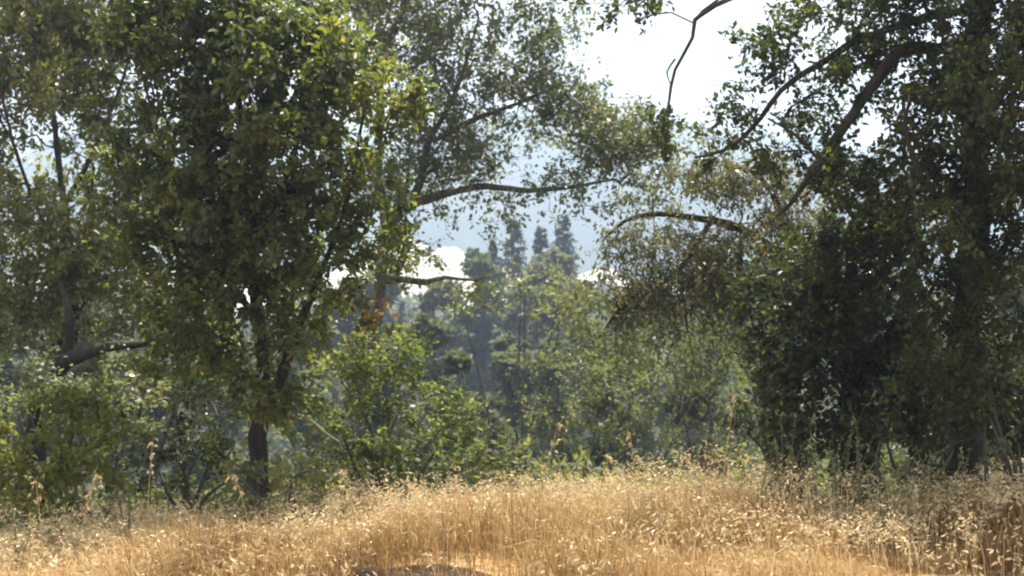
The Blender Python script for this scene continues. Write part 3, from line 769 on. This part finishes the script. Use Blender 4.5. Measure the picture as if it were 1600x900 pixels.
fm = MB()
n = 700
y = r.uniform(85, 330, n); x = r.uniform(-1, 1, n) * (y * .55 + 10)
hgt = r.uniform(4, 9, n); wd = r.uniform(2.2, 4.2, n)
k = 130
ti = np.repeat(np.arange(n), k); N_ = n * k
u = norm(r.normal(size=(N_, 3))) * (r.random(N_) ** .25)[:, None]
P = np.stack((x[ti], y[ti], ground_z(x, y)[ti] + hgt[ti] * .5), 1) + u * np.stack((wd[ti], wd[ti], hgt[ti] * .52), 1)
kites(fm, P, r.normal(size=(N_, 3)), r.normal(size=(N_, 3)) * .5 + [0, 0, 1], .0045 * y[ti] + .7, .7, np.clip(r.normal(.45, .15, n)[ti] + r.normal(0, .14, N_), 0, 1))
tag(fm.build('far_woodland', M['leaf_far'], smooth=False), 'hazy green woods covering the far side of the valley', kind='stuff')

# ------------------------------------------------------------------ dry grass
r = np.random.default_rng(500)


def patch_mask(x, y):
    """1 on the bare, shade-coloured soil patch in the foreground"""
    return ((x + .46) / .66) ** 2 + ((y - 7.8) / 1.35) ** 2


def grass_field(n, y0, y1):
    x = r.uniform(-1, 1, n); y = y0 + (y1 - y0) * r.random(n)
    x = x * (y * .47 + 1.3)
    Pn = np.stack((x, y, x * 0), 1)
    dens = wav(Pn, 2.2, 501)
    edge = 11.6 + .5 * np.sin(x * 1.7) + .5 * wav(Pn, 1.2, 502) - .6 * sstep(-1.5, -4, x)
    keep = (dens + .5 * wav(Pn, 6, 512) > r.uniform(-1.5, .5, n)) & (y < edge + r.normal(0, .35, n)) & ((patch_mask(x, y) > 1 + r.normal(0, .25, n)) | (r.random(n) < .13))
    return x[keep], y[keep]


def blades(mb, x, y, h, w, lean, tone):
    n = len(x); z = ground_z(x, y)
    a = r.uniform(0, 6.28, n); ld = np.stack((np.cos(a), np.sin(a), 0 * a), 1)
    wind = np.array((-.25, -.05, 0))
    B = np.stack((x, y, z - .01), 1)
    off = (ld * .8 + wind) * (lean * h)[:, None]
    Mi = B + off * .30 + np.stack((0 * x, 0 * x, h * .60), 1)
    Tp = B + off + np.stack((0 * x, 0 * x, h * (1 - .35 * lean)), 1)
    a2 = r.uniform(0, 6.28, n); sd = np.stack((np.cos(a2), np.sin(a2), 0 * a2), 1) * (w / 2)[:, None]
    V = np.stack((B - sd, B + sd, Mi + sd * .8, Mi - sd * .8, Tp), 1)
    b = (np.arange(n) * 5)[:, None]
    mb.add(V.reshape(-1, 3), b + [[0, 1, 2, 3]], np.repeat(tone, 5))
    mb.f.append((b + [[3, 2, 4]]).astype(np.int32) + mb.n - n * 5)
    return Mi, Tp


gm = MB()
x, y = grass_field(280000, 3.2, 13.2)
Pn = np.stack((x, y, 0 * x), 1)
hh = (.255 + .13 * wav(Pn, 1.7, 503) + .07 * wav(Pn, 5, 506) - .16 * np.exp(-((x - 2.95) / .55) ** 2)) * np.clip(r.normal(1, .28, len(x)), .35, 1.8) * (.82 + .18 * sstep(-4, -1, x))
tone = np.clip(.46 + .26 * wav(Pn, 1.3, 504) + .18 * wav(Pn, 5, 505) + r.normal(0, .22, len(x)) + .12 * sstep(-1.5, -4, x) - .18 * sstep(.8, 3.4, x) * (1 + wav(Pn, 2.5, 511)), 0, 1)  # straw coloured paler at left to offset tree shade, browner at right
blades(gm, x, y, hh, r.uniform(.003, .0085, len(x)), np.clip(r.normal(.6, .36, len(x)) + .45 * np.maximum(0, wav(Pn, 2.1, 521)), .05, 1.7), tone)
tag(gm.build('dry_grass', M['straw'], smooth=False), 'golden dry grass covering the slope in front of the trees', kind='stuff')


# seed heads of the wild oats standing above the grass
def oat_heads(mb, x, y, h, nsp, scale=1.0, tone0=.5):
    n = len(x)
    Mi, Tp = blades(mb, x, y, h, np.full(n, .0032) * scale, np.clip(r.normal(.55, .25, n), .1, 1.2), np.clip(r.normal(tone0, .2, n), 0, 1))
    k = nsp
    f = r.uniform(.15, 1.0, (n, k))
    P = Mi[:, None] + (Tp - Mi)[:, None] * f[..., None] + r.normal(size=(n, k, 3)) * .016 * scale
    D = norm((Tp - Mi))[:, None] * .5 + r.normal(size=(n, k, 3)) * .45 + np.array((-.1, 0, -.55))
    P = P.reshape(-1, 3); D = D.reshape(-1, 3)
    kites(mb, P, D, r.normal(size=P.shape), r.uniform(.014, .034, len(P)) * scale, .32, np.clip(r.normal(tone0 + .1, .22, len(P)), 0, 1))


om = MB()
x, y = grass_field(21000, 4.5, 13.0)
s = r.random(len(x)) < .12 + .88 * sstep(8.2, 10.6, y)
x, y = x[s], y[s]
oat_heads(om, x, y, (.42 + .12 * wav(np.stack((x, y, 0 * x), 1), 1.4, 507)) * np.clip(r.normal(1, .17, len(x)), .6, 1.5) * (.85 + .15 * sstep(-4, -1, x)), 9, 1.6)
n = 1500
y = r.uniform(9.6, 12.2, n); x = r.uniform(-.46, .46, n) * y + .3
kp = r.random(n) < .35 + .65 * np.exp(-((x - 2.3) / 1.2) ** 2) - .3 * (wav(np.stack((x, y, 0 * x), 1), 2.6, 515) < 0)
x, y = x[kp], y[kp]
oat_heads(om, x, y, r.uniform(.36, .66, len(x)) * (1 + .22 * np.exp(-((x - 2.3) / 1.0) ** 2)), 11, 1.5, .55)
tag(om.build('oat_grass', M['oat'], smooth=False), 'pale feathery oat seed heads along the top of the dry grass', kind='stuff')


def wild_oat(label, px, top, Y, lean_px, seed):
    """one tall oat stalk whose nodding head stands clear of the grass"""
    b = gz(px, Y); t = at(px + lean_px, top, Y); h = t[2] - b[2]
    root = thing('wild_oat', label, 'grass stalk', b, 'tall oat stalks standing above the grass')
    q = np.random.default_rng(seed)
    mid = (b + t) / 2 - np.array((lean_px / F * Y * .25, 0, 0))
    bend = t + np.array((lean_px / F * Y * .35, 0, -.03))
    P, R = smooth_path([b - (0, 0, .02), mid, t * .85 + mid * .15, t, bend], [.0032, .0028, .0022, .0016, .0008], .05)
    m = MB(); tube(m, P, R, 5, 0, .6); m.build('stem', M['oat'], root, origin=b)
    base_i = int(len(P) * .66)
    for k in range(11):
        i = base_i + int((len(P) - 1 - base_i) * k / 10)
        m = MB()
        p = P[i] + q.normal(size=3) * .020; d = np.array((.3 * np.sign(lean_px), 0, -.55)) + q.normal(size=3) * .35
        for e in range(3):
            kites(m, np.array([p]), np.array([d + q.normal(size=3) * .22]), q.normal(size=(1, 3)), np.array([.040]), .28, np.array([q.uniform(.4, 1)]))
        tube(m, [P[i], (P[i] + p) / 2 + (0, 0, .006), p], [.0008, .0008, .0008], 3, 0, .6)
        m.build('spikelet', M['oat'], root, origin=b, smooth=False)


for i, (px, tp, Y, ln, lb) in enumerate((
        (838, 662, 9.6, 34, 'tall pale oat stalk leaning right in front of the yellow green bush'),
        (1000, 676, 9.4, -16, 'pale oat stalk nodding left at the foot of the grey green brush'),
        (1125, 615, 9.8, 24, 'tallest oat stalk, leaning right in front of the grey green brush'),
        (120, 742, 9.0, 30, 'pale oat stalk leaning right in front of the bright green bush'),
        (70, 752, 9.2, -14, 'pale oat stalk leaning left in front of the bright green bush'),
        (230, 692, 9.6, 8, 'upright oat stalk between the bright bush and the shaded bush'),
        (395, 742, 9.0, -28, 'oat stalk bending left across the foot of the forked trunk'),
        (690, 752, 8.6, 20, 'oat stalk leaning right at the middle of the grass edge'),
        (560, 735, 8.8, -20, 'oat stalk leaning left below the broad green bush'),
        (925, 715, 8.9, 26, 'short oat stalk nodding right beside the tall leaning one'))):
    wild_oat(lb, px, tp, Y, ln, 600 + i)


# --- pale weeds along the crest on the right
def weed(label, px, top, Y, seed, k=6, mat='weed'):
    b = gz(px, Y); H = at(px, top, Y)[2] - b[2]
    root = thing('weed_plant', label, 'weed', b, 'pale weeds along the crest of the grass')
    q = np.random.default_rng(seed)
    lf = MB(); n_l = 0
    for s in range(k):
        a = q.uniform(0, 6.28); sp = H * q.uniform(.1, .4)
        t = b + np.array((math.cos(a) * sp, math.sin(a) * sp * .6, H * q.uniform(.6, 1.05)))
        mid = (b + t) / 2 + np.array((0, 0, H * .06))
        P, R = smooth_path([b - (0, 0, .03), mid, t], [.006, .004, .0015], .08)
        m = MB(); tube(m, P, R, 5); m.build('stem', M[mat], root, origin=b)
        n = 16
        i = q.integers(len(P) // 4, len(P), n)
        D = q.normal(size=(n, 3)) + [0, 0, .15]
        leaves(lf, P[i], D, q.normal(size=(n, 3)) * .5 + [0, 0, 1], q.uniform(.03, .065, n), .36, q.uniform(.1, 1, n))
    lf.build('leaves', M[mat], root, origin=b, smooth=False)


for i, (px, tp, Y, lb) in enumerate((
        (1225, 655, 10.6, 'pale grey green weed left of the others before the dark evergreen'),
        (1275, 622, 10.8, 'tallest pale weed with broad leaves before the dark evergreen'),
        (1310, 640, 10.7, 'pale leafy weed right of the tallest weed'),
        (1345, 665, 10.5, 'pale weed at the edge of the deep shade'),
        (1390, 715, 10.0, 'low green weed in the dip of the grass below the deep shade'),
        (1425, 700, 10.2, 'low weed with curled leaves below the deep shade'),
        (1180, 680, 10.7, 'pale weed right of the small olive bush'),
        (1480, 700, 10.0, 'yellowish weed at the foot of the right oak'),
        (1375, 745, 9.6, 'dusty weed sunk in the grass under the deep shade'),
        (205, 735, 10.4, 'pale weed at the right end of the bright green bush'),
        (30, 800, 9.6, 'pale weed at the left corner before the bright green bush'))):
    weed(lb, px, tp, Y, 700 + i)

# --- bare soil mound, its colour darkened as shade, and stones in the foreground
def lump(mb, c, s, seed, n=18, m=10, amp=.22):
    u = np.linspace(0, 2 * math.pi, n, endpoint=False); v = np.linspace(0.02, math.pi - .02, m)
    U, Vv = np.meshgrid(u, v)
    D = np.stack((np.cos(U) * np.sin(Vv), np.sin(U) * np.sin(Vv), np.cos(Vv)), -1).reshape(-1, 3)
    k = 1 + amp * wav(D, 2.2, seed) + amp * .4 * wav(D, 6, seed + 1)
    V = np.asarray(c) + D * k[:, None] * np.asarray(s)
    i = np.arange(m - 1)[:, None] * n; j = np.arange(n)[None]; j2 = (j + 1) % n
    f = np.stack((i + j, i + n + j, i + n + j2, i + j2), -1).reshape(-1, 4)
    mb.add(V, f)


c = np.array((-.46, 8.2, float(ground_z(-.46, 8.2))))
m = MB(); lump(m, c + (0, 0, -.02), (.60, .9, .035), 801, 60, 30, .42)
o = m.build('shade_soil_mound', M['soil'], origin=c)
tag(o, 'low mound of bare soil coloured dark for shade among the dry grass', 'mound')
for i, (px, Y, sz, lb) in enumerate(((572, 8.0, .08, 'small dark clod left of the soil mound'),)):
    c = gz(px, Y)
    m = MB(); lump(m, c + (0, 0, sz * (.9 if i else .5) + (.06 if i else .08)), (sz * 1.2, sz, sz * .9), 810 + i, 16, 10)
    lump(m, c + (sz * .3, 0, sz * .2), (sz * 1.3, sz * 1.1, sz * 1.2), 820 + i, 24, 14)
    tag(m.build('stone' if i else 'clod', M['rock'] if i else M['soil'], origin=c), lb, 'stone' if i else 'clod')

# bleached fallen twigs leaning out of the bush right of the trunk
def dead_stick(label, pts, Y):
    P, R = P3(pts, Y); P, R = smooth_path(P, R, .1)
    m = MB(); tube(m, P, R, 6, .1)
    tag(m.build('dead_branch', M['bark_bleached'], origin=P[0]), label, 'dead branch')


dead_stick('bleached dead branch sticking out right of the forked trunk', [(478, 652, 1.8), (492, 662, 2.2, 13.1), (508, 676, 1.9, 13.2), (530, 690, 1.0, 13.3)], 13)

# ------------------------------------------------------------------ haze
mb = MB()
x0, x1, y0, y1, z0, z1 = -1620, 1620, -1620, 1620, -16, 250
V = [(x, y, z) for z in (z0, z1) for y in (y0, y1) for x in (x0, x1)]
mb.add(V, [[0, 2, 3, 1], [4, 5, 7, 6], [0, 1, 5, 4], [2, 6, 7, 3], [0, 4, 6, 2], [1, 3, 7, 5]])
hm, t, o = new_mat('haze')
pv = t.nodes.new('ShaderNodeVolumePrincipled')
pv.inputs['Color'].default_value = (.54, .71, 1.0, 1)
pv.inputs['Density'].default_value = .0010
pv.inputs['Anisotropy'].default_value = .35
t.links.new(pv.outputs[0], o.inputs['Volume'])
hz = mb.build('haze', hm, smooth=False)
tag(hz, 'pale blue summer haze filling the valley', kind='stuff')
